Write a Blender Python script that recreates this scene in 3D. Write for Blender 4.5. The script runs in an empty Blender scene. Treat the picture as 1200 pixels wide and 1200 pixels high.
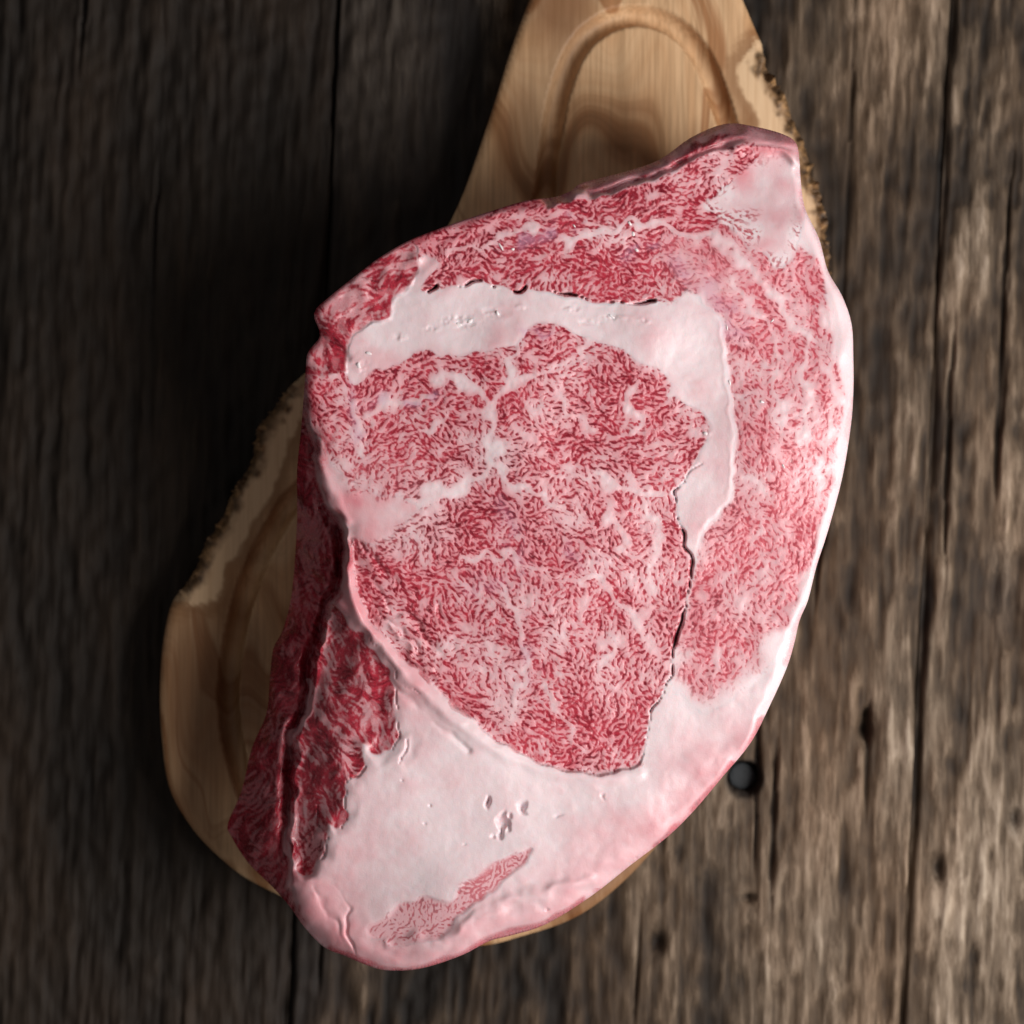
import bpy, math, numpy as np
from mathutils import Vector

# ------------------------------------------------------------------ camera, world, lamps, exposure
scene = bpy.context.scene
HC = 0.89            # camera height above the table (m)
LENS = 70.0
ZB = 0.024           # top face of the carving board
ZT = 0.112           # cut face of the meat

cam_d = bpy.data.cameras.new('camera'); cam = bpy.data.objects.new('camera', cam_d)
scene.collection.objects.link(cam); scene.camera = cam
cam.location = (0, 0, HC); cam.rotation_euler = (0, 0, 0)
cam_d.lens = LENS; cam_d.sensor_width = 36; cam_d.sensor_height = 36; cam_d.clip_start = .01; cam_d.clip_end = 20
cam_d.dof.use_dof = True; cam_d.dof.focus_distance = HC - ZT + .001; cam_d.dof.aperture_fstop = 6.4

world = bpy.data.worlds.new('World'); scene.world = world; world.use_nodes = True
bg = world.node_tree.nodes['Background']
bg.inputs[0].default_value = (1.0, .95, .92, 1); bg.inputs[1].default_value = .13

def area_lamp(name, az, el, dist, size, power, color, target=(0, 0, .06), spread=180, size_y=None):
    d = bpy.data.lights.new(name, 'AREA'); o = bpy.data.objects.new(name, d); scene.collection.objects.link(o)
    d.shape = 'RECTANGLE'; d.size = size; d.size_y = size_y or size; d.energy = power; d.color = color; d.spread = math.radians(spread)
    a, e = math.radians(az), math.radians(el)
    p = Vector(target) + dist * Vector((math.cos(e) * math.cos(a), math.cos(e) * math.sin(a), math.sin(e)))
    o.location = p; o.rotation_euler = (Vector(target) - p).to_track_quat('-Z', 'Y').to_euler()
    return o
area_lamp('window_lamp', -17, 46, .95, .56, 13.7, (1.0, .965, .93), target=(.06, 0, .07))

scene.view_settings.view_transform = 'Standard'; scene.view_settings.look = 'None'
scene.view_settings.exposure = 0; scene.view_settings.gamma = 1
scene.render.engine = 'CYCLES'

# ------------------------------------------------------------------ small maths
K = 36.0 / LENS / 1200.0
def unproject(u, v, z):
    s = (HC - z) * K
    return (u - 600) * s, -(v - 600) * s
rng = np.random.default_rng(7)
f32 = np.float32
def sstep(a, b, x):
    t = np.clip((x - a) / (b - a), 0, 1); return t * t * (3 - 2 * t)
def norm(a): return (a - a.mean()) / a.std()
class Field:
    """filtered-noise fields on a pixel lattice"""
    def __init__(s, H, W, seed):
        s.H, s.W = H, W; s.r = np.random.default_rng(seed)
        s.fy = np.fft.fftfreq(H)[:, None].astype(f32); s.fx = np.fft.rfftfreq(W)[None, :].astype(f32)
        s.F2 = s.fx**2 + s.fy**2; s.YY, s.XX = np.mgrid[0:H, 0:W].astype(f32)
    def filt(s, a, G): return np.fft.irfft2(np.fft.rfft2(a) * G, s=a.shape).astype(f32)
    def blur(s, a, sg, sy=None):
        sy = sg if sy is None else sy
        return s.filt(a, np.exp(-2 * np.pi**2 * (sg**2 * s.fx**2 + sy**2 * s.fy**2)))
    def white(s): return s.r.standard_normal((s.H, s.W)).astype(f32)
    def noise(s, sg, sy=None): return norm(s.blur(s.white(), sg, sy))
    def gather(s, f, x, y):
        return f[np.clip(np.rint(y), 0, s.H - 1).astype(np.int32), np.clip(np.rint(x), 0, s.W - 1).astype(np.int32)]
    def along(s, f, ang, L):
        dx, dy = np.cos(ang), np.sin(ang); o = f.copy()
        for k in range(1, L + 1):
            o += s.gather(f, s.XX + k * dx, s.YY + k * dy) + s.gather(f, s.XX - k * dx, s.YY - k * dy)
        return o / (2 * L + 1)
    def turing(s, wl, ang, L, it=4, gain=1.0):
        f = s.white(); s1, s2 = wl * .16, wl * .30
        G = np.exp(-2 * np.pi**2 * s1 * s1 * s.F2) - np.exp(-2 * np.pi**2 * s2 * s2 * s.F2)
        for i in range(it):
            f = s.filt(f, G)
            if L: f = s.along(f, ang, L)
            f = np.tanh(gain * f / f.std())
        return norm(f)

def smooth_poly(P, n=4, closed=True):
    P = np.asarray(P, f32); out = []
    N = len(P)
    for i in range(N if closed else N - 1):
        g = (lambda k: P[k % N]) if closed else (lambda k: P[min(max(k, 0), N - 1)])
        p0, p1, p2, p3 = g(i - 1), g(i), g(i + 1), g(i + 2)
        for t in np.arange(n) / n:
            out.append(.5 * (2 * p1 + (p2 - p0) * t + (2 * p0 - 5 * p1 + 4 * p2 - p3) * t * t + (3 * p1 - p0 - 3 * p2 + p3) * t**3))
    if not closed: out.append(P[-1])
    return np.asarray(out, f32)
def seg_dist(x, y, P, closed=True):
    """distance to a polyline, plus inside flag"""
    Q = np.roll(P, -1, 0) if closed else P[1:]
    A = P if closed else P[:-1]
    d = np.full(x.shape, 1e9, f32); ins = np.zeros(x.shape, bool)
    for (ax, ay), (bx, by) in zip(A, Q):
        ex, ey = bx - ax, by - ay; wx, wy = x - ax, y - ay
        t = np.clip((wx * ex + wy * ey) / max(ex * ex + ey * ey, 1e-9), 0, 1)
        d = np.minimum(d, (wx - ex * t)**2 + (wy - ey * t)**2)
        if closed:
            c = (ay > y) != (by > y)
            if abs(ey) > 1e-9: ins ^= c & (x < ex * (y - ay) / ey + ax)
    return np.sqrt(d), ins
def nearest_on(x, y, P):
    Q = np.roll(P, -1, 0); best = np.full(x.shape, 1e9); bx_ = x.copy(); by_ = y.copy()
    for (ax, ay), (bx, by) in zip(P, Q):
        ex, ey = bx - ax, by - ay
        t = np.clip(((x - ax) * ex + (y - ay) * ey) / max(ex * ex + ey * ey, 1e-9), 0, 1)
        px, py = ax + ex * t, ay + ey * t; d = (x - px)**2 + (y - py)**2
        m = d < best; best[m] = d[m]; bx_[m] = px[m]; by_[m] = py[m]
    return bx_, by_

# ------------------------------------------------------------------ scene helpers
def link(o, parent=None):
    scene.collection.objects.link(o)
    if parent is not None: o.parent = parent
    return o
def empty(name, loc=(0, 0, 0)):
    o = bpy.data.objects.new(name, None); o.empty_display_size = .02; link(o); o.location = loc; return o
def mesh_obj(name, co, quads, mat, parent=None, attrs=None, normals=None, origin=(0, 0, 0)):
    co = np.asarray(co, f32) - np.asarray(origin, f32)
    me = bpy.data.meshes.new(name); n, q = len(co), len(quads)
    me.vertices.add(n); me.vertices.foreach_set('co', co.ravel())
    quads = np.asarray(quads, np.int32)
    k = quads.shape[1]
    me.loops.add(q * k); me.loops.foreach_set('vertex_index', quads.ravel())
    me.polygons.add(q); me.polygons.foreach_set('loop_start', np.arange(0, q * k, k, dtype=np.int32))
    me.update(calc_edges=True); me.validate()
    me.polygons.foreach_set('use_smooth', np.ones(len(me.polygons), bool))
    for key, val in (attrs or {}).items():
        a = me.attributes.new(key, 'FLOAT', 'POINT'); a.data.foreach_set('value', np.asarray(val, f32))
    if normals is not None:
        me.normals_split_custom_set_from_vertices(normals.tolist())
    me.materials.append(mat)
    o = bpy.data.objects.new(name, me); link(o, parent); return o
def tag(o, label=None, cat=None, group=None, kind=None):
    for k, v in (('label', label), ('category', cat), ('group', group), ('kind', kind)):
        if v: o[k] = v
    return o

class NT:
    """terse node builder"""
    def __init__(s, name):
        s.m = bpy.data.materials.new(name); s.m.use_nodes = True; s.t = s.m.node_tree; s.n = s.t.nodes
        s.bsdf = s.n['Principled BSDF']
    def put(s, sock, v):
        if isinstance(v, bpy.types.NodeSocket): s.t.links.new(v, sock)
        elif v is not None:
            if isinstance(v, (tuple, list)) and len(v) == 3 and sock.type == 'RGBA': v = (*v, 1)
            sock.default_value = v
    def attr(s, name):
        n = s.n.new('ShaderNodeAttribute'); n.attribute_name = name; return n.outputs['Fac']
    def coords(s, scale=(1, 1, 1), rot=(0, 0, 0), loc=(0, 0, 0)):
        c = s.n.new('ShaderNodeTexCoord'); m = s.n.new('ShaderNodeMapping')
        s.t.links.new(c.outputs['Object'], m.inputs['Vector'])
        m.inputs['Scale'].default_value = scale; m.inputs['Rotation'].default_value = rot; m.inputs['Location'].default_value = loc
        return m.outputs[0]
    def noise(s, vec, scale=1, detail=3, rough=.5, dist=0):
        n = s.n.new('ShaderNodeTexNoise'); s.put(n.inputs['Vector'], vec); n.inputs['Scale'].default_value = scale
        n.inputs['Detail'].default_value = detail; n.inputs['Roughness'].default_value = rough; n.inputs['Distortion'].default_value = dist
        return n.outputs['Fac']
    def ramp(s, fac, stops, interp='LINEAR'):
        n = s.n.new('ShaderNodeValToRGB'); s.put(n.inputs['Fac'], fac); e = n.color_ramp.elements; n.color_ramp.interpolation = interp
        while len(e) < len(stops): e.new(.5)
        for el, (p, c) in zip(e, stops):
            el.position = p; el.color = (*c, 1) if isinstance(c, (tuple, list)) else (c, c, c, 1)
        return n.outputs['Color']
    def mix(s, fac, a, b, mode='MIX'):
        n = s.n.new('ShaderNodeMix'); n.data_type = 'RGBA'; n.blend_type = mode
        s.put(n.inputs[0], fac); s.put(n.inputs[6], a); s.put(n.inputs[7], b); return n.outputs[2]
    def math(s, op, a, b=None, c=None, clamp=False):
        n = s.n.new('ShaderNodeMath'); n.operation = op; n.use_clamp = clamp
        for i, v in enumerate((a, b, c)): s.put(n.inputs[i], v)
        return n.outputs[0]
    def bump(s, h, strength=.3, dist=.001, nrm=None):
        n = s.n.new('ShaderNodeBump'); s.put(n.inputs['Height'], h); n.inputs['Strength'].default_value = strength
        n.inputs['Distance'].default_value = dist
        if nrm is not None: s.put(n.inputs['Normal'], nrm)
        return n.outputs[0]
    def done(s, color=None, rough=None, normal=None, **kw):
        for k, v in (('Base Color', color), ('Roughness', rough), ('Normal', normal), *kw.items()): s.put(s.bsdf.inputs[k], v)
        return s.m

# ------------------------------------------------------------------ materials
def plank_material():
    t = NT('weathered_plank')
    g, w = t.attr('grain'), t.attr('darken')
    fine = t.noise(t.coords((380, 42, 380)), 1, 4, .6)
    patch = t.noise(t.coords((16, 5, 16), loc=(3, 1, 0)), 1, 4, .55)
    fib = t.noise(t.coords((1300, 60, 1300)), 1, 3, .6)
    g2 = t.math('ADD', g, t.math('MULTIPLY', t.math('SUBTRACT', fine, .5), t.math('MULTIPLY', g, 1.5)), clamp=True)
    g2 = t.math('ADD', g2, t.math('MULTIPLY', t.math('SUBTRACT', fib, .5), t.math('MULTIPLY', g, 1.2)), clamp=True)
    col = t.ramp(g2, [(0, (.007, .0045, .003)), (.20, (.026, .017, .011)), (.40, (.082, .056, .036)), (.62, (.185, .135, .094)), (1, (.40, .32, .245))])
    warm = t.ramp(g2, [(0, (.014, .008, .005)), (.42, (.095, .056, .031)), (1, (.36, .235, .15))])
    col = t.mix(t.ramp(patch, [(.44, 0), (.66, .8)]), col, warm)
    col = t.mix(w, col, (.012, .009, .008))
    return t.done(col, .72, t.bump(t.math('ADD', fine, fib), .5, .0006), **{'Specular IOR Level': .25})
def board_material():
    t = NT('olive_wood')
    bark, axis = t.attr('bark'), math.radians(-19)
    warp = t.noise(t.coords((9, 3.2, 9), rot=(0, 0, axis)), 1, 3, .5)
    c = t.coords((1, 1, 1), rot=(0, 0, axis))
    sep = t.n.new('ShaderNodeSeparateXYZ'); t.put(sep.inputs[0], c)
    ring = t.math('ADD', t.math('MULTIPLY', sep.outputs[0], 17), t.math('MULTIPLY', warp, 7.0))
    comb = t.n.new('ShaderNodeCombineXYZ'); t.put(comb.inputs[0], ring); t.put(comb.inputs[1], t.math('MULTIPLY', sep.outputs[1], 1.6))
    rings = t.noise(comb.outputs[0], 1.5, 4, .6)
    fib = t.noise(t.coords((700, 26, 700), rot=(0, 0, axis)), 1, 3, .6)
    col = t.ramp(rings, [(.28, (.16, .062, .022)), (.38, (.34, .155, .062)), (.46, (.58, .335, .170)), (.56, (.66, .42, .235)), (.62, (.36, .165, .068)), (.70, (.55, .31, .15))])
    col = t.mix(t.ramp(fib, [(.35, .38), (.6, 0)]), col, (.22, .12, .05))
    kn = t.noise(t.coords((14, 8, 14), rot=(0, 0, axis), loc=(.4, .9, 0)), 1, 2, .5)
    col = t.mix(t.ramp(kn, [(.50, 0), (.64, .75)]), col, (.15, .058, .020))
    ed = t.attr('rim')
    wv = t.noise(t.coords((60, 60, 60)), 1, 3, .55)
    edw = t.math('ADD', ed, t.math('MULTIPLY', t.math('SUBTRACT', wv, .5), .55))
    sap = t.mix(t.ramp(fib, [(.35, .3), (.6, 0)]), (.70, .48, .29), (.42, .23, .11))
    col = t.mix(t.ramp(edw, [(.50, 1), (.62, 0)]), col, sap)
    col = t.mix(t.ramp(edw, [(.48, 0), (.56, .75), (.66, .55), (.80, 0)]), col, (.24, .11, .042))
    col = t.mix(t.ramp(edw, [(.10, .85), (.20, .3), (.27, 0)]), col, (.15, .072, .028))
    bn = t.noise(t.coords((260, 260, 120)), 1, 4, .65)
    barkc = t.ramp(bn, [(.3, (.035, .02, .011)), (.5, (.13, .07, .03)), (.68, (.36, .20, .085))])
    col = t.mix(bark, col, barkc)
    h = t.math('ADD', t.math('MULTIPLY', fib, .25), t.math('MULTIPLY', t.math('MULTIPLY', bn, bark), 2.5))
    return t.done(col, t.ramp(fib, [(.3, .5), (.7, .62)]), t.bump(h, .4, .0012), **{'Specular IOR Level': .35})
def meat_material():
    t = NT('marbled_beef')
    lean, blood, pink, film = t.attr('lean'), t.attr('blood'), t.attr('pink'), t.attr('membrane_tint')
    fine = t.noise(t.coords((1500, 1500, 1500)), 1, 3, .6)
    mid = t.noise(t.coords((240, 240, 240)), 1, 3, .6)
    fat = t.mix(pink, FAT_WHITE, FAT_PINK)
    fat = t.mix(t.ramp(mid, [(.35, .0), (.75, .16)]), fat, FAT_WARM)
    red = t.mix(blood, LEAN_BRIGHT, LEAN_DARK)
    l2 = t.math('ADD', lean, t.math('MULTIPLY', t.math('SUBTRACT', fine, .5), .45), clamp=True)
    l3 = t.ramp(l2, [(.0, 0), (.12, .0), (.60, .62), (1.0, 1)])
    l4 = t.math('MULTIPLY', l3, t.ramp(lean, [(.02, 0), (.12, 1)]))
    col = t.mix(l4, fat, red)
    col = t.mix(t.math('MULTIPLY', film, .55), col, (.50, .30, .43))  # bluish colour of thin membranes
    h = t.math('ADD', t.math('MULTIPLY', fine, .9), t.math('MULTIPLY', mid, .35))
    h = t.math('ADD', h, t.math('MULTIPLY', l4, -.5))
    rough = t.ramp(t.noise(t.coords((700, 700, 700)), 1, 3, .6), [(.3, .26), (.7, .50)])
    rough = t.math('SUBTRACT', rough, t.math('MULTIPLY', l4, .14))
    return t.done(col, rough, t.bump(h, .28, .00040), **{'Specular IOR Level': .42, 'Subsurface Weight': SSS,
                  'Subsurface Radius': (1.0, .35, .28), 'Subsurface Scale': .0015})
FAT_WHITE, FAT_PINK, FAT_WARM = (.80, .665, .695), (.68, .235, .275), (.76, .52, .51)
LEAN_BRIGHT, LEAN_DARK, SSS = (.49, .033, .060), (.17, .006, .016), .5
def plain(name, col, rough, metal=0, spec=.4, relief=.0006):
    t = NT(name)
    n = t.noise(t.coords((900, 900, 900)), 1, 4, .6)
    c = t.mix(t.ramp(n, [(.35, 0), (.7, .6)]), col, tuple(min(1, x * 1.9 + .01) for x in col))
    return t.done(c, rough, t.bump(n, .4, relief), **{'Metallic': metal, 'Specular IOR Level': spec})
M_PLANK, M_BOARD, M_MEAT = plank_material(), board_material(), meat_material()
M_UNDER = plain('dark_underside', (.012, .009, .007), .9)
M_IRON = plain('old_iron', (.022, .025, .028), .6, 0, .3)
M_CRUMB = plain('fat_crumb_white', (.78, .66, .67), .42, 0, .4, .00004)

# ------------------------------------------------------------------ wooden table
TILT = math.radians(-2.9)      # the planks run a little askew to the picture
ct, st_ = math.cos(TILT), math.sin(TILT)
def to_table(x, y): return x * ct + y * st_, -x * st_ + y * ct
def from_table(x, y): return x * ct - y * st_, x * st_ + y * ct
def px_table(u, v): return to_table(*unproject(np.asarray(u, float), np.asarray(v, float), 0.0))

def build_table():
    root = empty('wooden_table'); tag(root, kind='structure', label='dark weathered wooden table top of wide old planks')
    FW, FH, SX, SY = 1536, 768, .0008, .0016            # lattice over 1.23 x 1.23 m
    F = Field(FH, FW, 11)
    wav = F.noise(40, 120) * 5 + F.noise(14, 40) * 2.2     # sideways wander of the grain, lattice cells
    def grain(sx, sy):
        f = F.noise(sx, sy); return F.gather(f, (F.XX + wav) % FW, F.YY)
    coarse = grain(8, 34); midg = grain(2.6, 11); fine = grain(1.2, 5); blot = F.noise(26, 18); fleck = F.noise(2.4, 1.8)
    tone = .40 + .08 * coarse + .085 * midg + .07 * fine + .085 * blot + .05 * fleck
    crack = sstep(2.1, 2.9, -grain(1.5, 26) - .25 * coarse + .15 * blot)
    height = .0004 * coarse + .0004 * midg + .0003 * fine + .0004 * fleck - .0035 * crack
    seams = [px_table(u, 600)[0] for u in (-322, 368, 1086)] + []
    seams = [seams[0] - .27] + seams + [seams[-1] + .262, ]
    names = ['weathered plank at the outer side', 'dark weathered plank on the shadowed side', 'wide weathered plank under the carving board', 'grey brown plank on the bright side']
    nail = px_table(873, 913)
    pits = [(*px_table(1015, 857), .0032, .006, .009), (*px_table(1017, 838), .0020, .0035, .006), (*px_table(877, 1053), .0030, .0016, .007),
            (*px_table(1190, 960), .003, .006, .004), (*px_table(770, 1105), .003, .005, .004), (*px_table(1175, 700), .012, .022, .0045), (*px_table(1100,1020), .003,.006,.005)]
    for i in range(len(seams) - 1):
        a, b = seams[i] + .0004, seams[i + 1] - .0004
        dense = i in (1, 2, 3)
        xs = np.linspace(a, b, 330 if dense else 60)
        if i == 1: xs = np.concatenate([np.linspace(a, -.26, 40)[:-1], np.linspace(-.26, b, 230)])
        if i == 3: xs = np.concatenate([np.linspace(a, .26, 130)[:-1], np.linspace(.26, b, 50)])
        ys = np.concatenate([np.linspace(-.5, -.27, 40)[:-1], np.linspace(-.27, .27, 340 if dense else 60), np.linspace(.27, .5, 40)[1:]])
        X, Y = np.meshgrid(xs, ys); s = X.shape
        gx, gy = (X / SX + FW / 2 + i * 331) % (FW - 1), (Y / SY + FH / 2 + i * 97) % (FH - 1)
        def samp(f):
            x0, y0 = gx.astype(int), gy.astype(int); fx, fy = gx - x0, gy - y0
            return (f[y0, x0] * (1 - fx) + f[y0, x0 + 1] * fx) * (1 - fy) + (f[y0 + 1, x0] * (1 - fx) + f[y0 + 1, x0 + 1] * fx) * fy
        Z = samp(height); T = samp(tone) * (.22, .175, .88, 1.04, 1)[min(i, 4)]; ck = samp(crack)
        wob = .0018 * samp(coarse) + .0012 * samp(midg)
        de = np.minimum(X - a, b - X)                       # rounded, worn edges
        Z = Z - .003 * np.clip(1 - (de + wob * .6) / .0028, 0, 1)**2
        S = .75 * ck + .3 * np.clip(1 - (de + wob) / .003, 0, 1)
        if i == 2:
            S = np.maximum(S, sstep(.040, .0, (X - a) + .006 * samp(blot) + .004 * samp(coarse) - .058 * sstep(-.02, .15, Y)) * .88)  # darker along this edge, wider towards the far end
        for px, py, rx, ry, dp in pits:
            q = ((X - px) / rx)**2 + ((Y - py) / ry)**2; Z -= dp * np.exp(-q * 1.3); S = np.maximum(S, np.exp(-q) * .75)
        qn = np.hypot(X - nail[0], Y - nail[1]); Z -= .014 * sstep(.0080, .0068, qn); S = np.maximum(S, sstep(.0105, .0075, qn) * .9)
        wx, wy = from_table(X, Y)
        co = np.stack([wx, wy, Z - .0008], -1).reshape(-1, 3)
        idx = np.arange(X.size).reshape(s)
        q = np.stack([idx[:-1, :-1], idx[:-1, 1:], idx[1:, 1:], idx[1:, :-1]], -1).reshape(-1, 4)
        rim = np.concatenate([idx[0, :], idx[1:, -1], idx[-1, ::-1][1:], idx[::-1, 0][1:-1]])
        low = co[rim].copy(); low[:, 2] = -.032
        n0 = len(co); k = np.arange(len(rim)); k2 = np.roll(k, -1)
        q = np.concatenate([q, np.stack([rim[k2], rim[k], n0 + k, n0 + k2], -1)])
        co = np.concatenate([co, low])
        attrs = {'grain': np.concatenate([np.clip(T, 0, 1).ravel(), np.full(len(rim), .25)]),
                 'darken': np.concatenate([np.clip(S, 0, 1).ravel(), np.full(len(rim), .6)])}
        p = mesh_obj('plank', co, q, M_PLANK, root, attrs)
        if i == 2:
            bm_nail(p, *from_table(*nail))
    x0, x1 = seams[0], seams[-1]
    c = [(*from_table(x, y), z) for z in (-.034, -.05) for x, y in ((x0, -.5), (x1, -.5), (x1, .5), (x0, .5))]
    mesh_obj('gap_backing', c, [(0, 1, 2, 3), (7, 6, 5, 4), (4, 5, 1, 0), (5, 6, 2, 1), (6, 7, 3, 2), (7, 4, 0, 3)], M_UNDER, root)  # unseen dark sheet, added below so the plank gaps stay dark
def bm_nail(parent, x, y):
    n = 40; prof = [(.0001, -.0108), (.003, -.0108), (.0052, -.0110), (.0060, -.0114), (.0064, -.016)]
    co = [(x + r * math.cos(2 * math.pi * k / n), y + r * math.sin(2 * math.pi * k / n), z) for r, z in prof for k in range(n)]
    q = [(j * n + k, (j + 1) * n + k, (j + 1) * n + (k + 1) % n, j * n + (k + 1) % n) for j in range(len(prof) - 1) for k in range(n)]
    mesh_obj('nail_head', co, q, M_IRON, parent)
build_table()

# ------------------------------------------------------------------ carving board
BOARD = [(620,0),(598,60),(570,150),(530,257),(470,340),(410,397),(356,440),(322,490),(302,528),(272,570),(250,620),(226,660),(206,692),
         (193,740),(187,800),(188,860),(197,920),(215,958),(240,990),(282,1026),(330,1052),(400,1084),(480,1106),(560,1109),(610,1098),
         (680,1072),(748,1016),(800,945),(848,840),(890,720),(930,560),(966,430),(980,345),(978,300),(962,215),(938,145),(925,118),(905,74),
         (886,36),(868,-4),(846,-48),(806,-84),(745,-98),(684,-86),(640,-48)]
GROOVE = [(540,520),(590,380),(632,262),(643,180),(655,112),(676,58),(708,28),(748,18),(788,30),(818,60),(838,102),(853,150),(872,230),(892,330),
          (870,460),(840,620),(790,780),(720,920),(630,1010),(520,1040),(400,1020),(312,965),(278,890),(268,810),(280,725),(306,650),(350,580),(420,545)]
def build_board():
    P = smooth_poly(BOARD, 6)
    r = np.random.default_rng(5); n = len(P)
    nz = np.zeros(n)
    for s, a in ((1.5, .5), (3, 1.0), (7, 1.4)):
        k = np.exp(-.5 * (np.arange(-20, 21) / s)**2); k /= k.sum()
        w = np.convolve(np.tile(r.standard_normal(n), 3), k, 'same')[n:2 * n]; nz += a * w / w.std()
    bark = np.maximum(sstep(430, 470, P[:, 1]) * sstep(715, 680, P[:, 1]) * (P[:, 0] < 400),
                      sstep(40, 80, P[:, 1]) * sstep(480, 400, P[:, 1]) * (P[:, 0] > 850)).astype(f32)
    nrm = np.roll(P, -1, 0) - np.roll(P, 1, 0); nrm = np.stack([nrm[:, 1], -nrm[:, 0]], -1); nrm /= np.linalg.norm(nrm, axis=1)[:, None]
    P = (P + nrm * (nz * (.25 + 2.6 * bark))[:, None]).astype(f32)
    step = 2.5
    us, vs = np.arange(176, 996, step), np.arange(-112, 1122, step)
    U, V = np.meshgrid(us.astype(f32), vs.astype(f32))
    d, ins = seg_dist(U, V, P)
    keep = ins & (d > 1.2)
    qk = keep[:-1, :-1] & keep[1:, :-1] & keep[:-1, 1:] & keep[1:, 1:]
    idx = np.full(U.shape, -1); 
    used = np.zeros(U.shape, bool)
    for a in (slice(None, -1), slice(1, None)):
        for b in (slice(None, -1), slice(1, None)): used[a, b] |= qk
    idx[used] = np.arange(used.sum())
    q = np.stack([idx[:-1, :-1], idx[1:, :-1], idx[1:, 1:], idx[:-1, 1:]], -1)[qk]
    u, v, dd = U[used].copy(), V[used].copy(), d[used]
    # boundary edges of the grid
    e = np.concatenate([q[:, [0, 1]], q[:, [1, 2]], q[:, [2, 3]], q[:, [3, 0]]])
    key = np.sort(e, 1).astype(np.int64); key = key[:, 0] * len(u) + key[:, 1]
    un, inv, cnt = np.unique(key, return_inverse=True, return_counts=True); be = e[cnt[inv] == 1]
    bv = np.unique(be); bu, bw = nearest_on(u[bv].astype(float), v[bv].astype(float), P)
    u[bv], v[bv] = bu, bw; dd[bv] = 0
    F = Field(512, 512, 21); nn = F.noise(9, 22); n2 = F.noise(3, 3)
    gi = lambda f: f[(np.abs(v).astype(int)) % 512, u.astype(int) % 512]
    G = smooth_poly(GROOVE, 5); gd, _ = seg_dist(u, v, G)
    bk = np.zeros(len(u), f32); bd = np.full(len(u), 1e9, f32)
    for j in range(0, n):
        dj = (u - P[j, 0])**2 + (v - P[j, 1])**2; m = dj < bd; bd[m] = dj[m]; bk[m] = bark[j]
    z = ZB - .0012 * sstep(10, 0, dd) + .00035 * gi(nn) * .4 - .0065 * np.sqrt(np.clip(1 - (gd / 12.5)**2, 0, 1)) * 1.0
    bs = np.zeros(len(u), f32); ker = np.exp(-.5 * (np.arange(-24, 25) / 9.0)**2); ker /= ker.sum(); barks = np.convolve(np.tile(bark, 3), ker, 'same')[n:2 * n]
    bd[:] = 1e9
    for j in range(0, n):
        dj = (u - P[j, 0])**2 + (v - P[j, 1])**2; mm = dj < bd; bd[mm] = dj[mm]; bs[mm] = barks[j]
    rim = 1 - sstep(.1, .75, bs) * (1 - np.clip(dd / 75.0, 0, 1)); 
    z -= bk * (.003 + .0035 * gi(n2)) * sstep(12, 0, dd)
    x, y = unproject(u, v, ZB)
    co = np.stack([x, y, z], -1); barka = bk * sstep(17, 5, dd + 4.0 * gi(n2))
    # the edge, rounded under towards the table
    inv2 = np.full(len(u), -1); inv2[bv] = np.arange(len(bv))
    ex, ey = unproject(u[bv], v[bv], ZB)
    cx, cy = ex.mean(), ey.mean(); L = np.hypot(ex - cx, ey - cy)
    rows = 8; cos = [co]; qs = [q]; base = bv; bks = [barka]
    for k in range(1, rows + 1):
        t = k / rows
        ins_ = .0015 * (1 - math.sin(math.pi * min(1, t * 1.02))) * (t > .5) + .004 * t * t
        zz = z[bv] * (1 - t) + .0005 * t
        j = bk[bv] * r.standard_normal(len(bv)) * .0010
        cos.append(np.stack([ex - (ex - cx) / L * (ins_ + j), ey - (ey - cy) / L * (ins_ + j), zz], -1))
        new = len(np.concatenate(cos)) - len(bv) + np.arange(len(bv))
        a, b = inv2[be[:, 0]], inv2[be[:, 1]]
        qs.append(np.stack([base[b], base[a], new[a], new[b]], -1)); base = new
        bks.append(np.clip(bk[bv] * .95 + .0, 0, 1))
    co = np.concatenate(cos); q = np.concatenate(qs)
    # underside
    m = len(co); co = np.concatenate([co, [[cx, cy, .0005]]]); a, b = inv2[be[:, 0]], inv2[be[:, 1]]
    fan = np.stack([base[b], base[a], np.full(len(a), m)], -1)
    root = empty('carving_board', (float(cx), float(cy), 0))
    tag(root, 'olive wood carving board with juice groove and bark edges under the beef', 'carving board')
    o = mesh_obj('board_top', co - [cx, cy, 0], q, M_BOARD, root, {'bark': np.concatenate(bks + [[0]]), 'rim': np.concatenate([rim, np.full(len(co) - len(rim), 1.0)])})
    o2 = mesh_obj('board_underside', co[np.concatenate([base, [m]])] - [cx, cy, 0],
                  np.stack([inv2[be[:, 1]], inv2[be[:, 0]], np.full(len(a), len(base))], -1), M_BOARD, root, {'bark': np.zeros(len(base) + 1), 'rim': np.ones(len(base) + 1)})
build_board()

# ------------------------------------------------------------------ the beef
SIL = [(683,214),(733,201),(773,187),(810,161),(850,145),(883,148),(917,157),(933,168),(937,190),(938,207),(943,243),(960,280),(970,317),(987,347),
       (998,380),(1000,420),(1000,460),(997,500),(987,560),(970,623),(957,663),(947,703),(937,727),(930,757),(921,785),(903,825),(880,870),(847,910),
       (815,948),(783,980),(740,1013),(693,1050),(640,1083),(600,1096),(573,1103),(540,1120),(493,1135),(453,1137),(427,1130),(404,1120),(380,1110),(357,1087),
       (340,1063),(320,1040),(290,1010),(271,980),(267,965),(283,927),(295,877),(312,837),(316,800),(320,761),(331,739),(342,695),(348,612),(348,552),
       (353,502),(358,437),(361,413),(375,393),(368,367),(387,347),(417,323),(443,303),(477,283),(517,267),(567,250),(617,235),(650,231),(670,223)]
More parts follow.
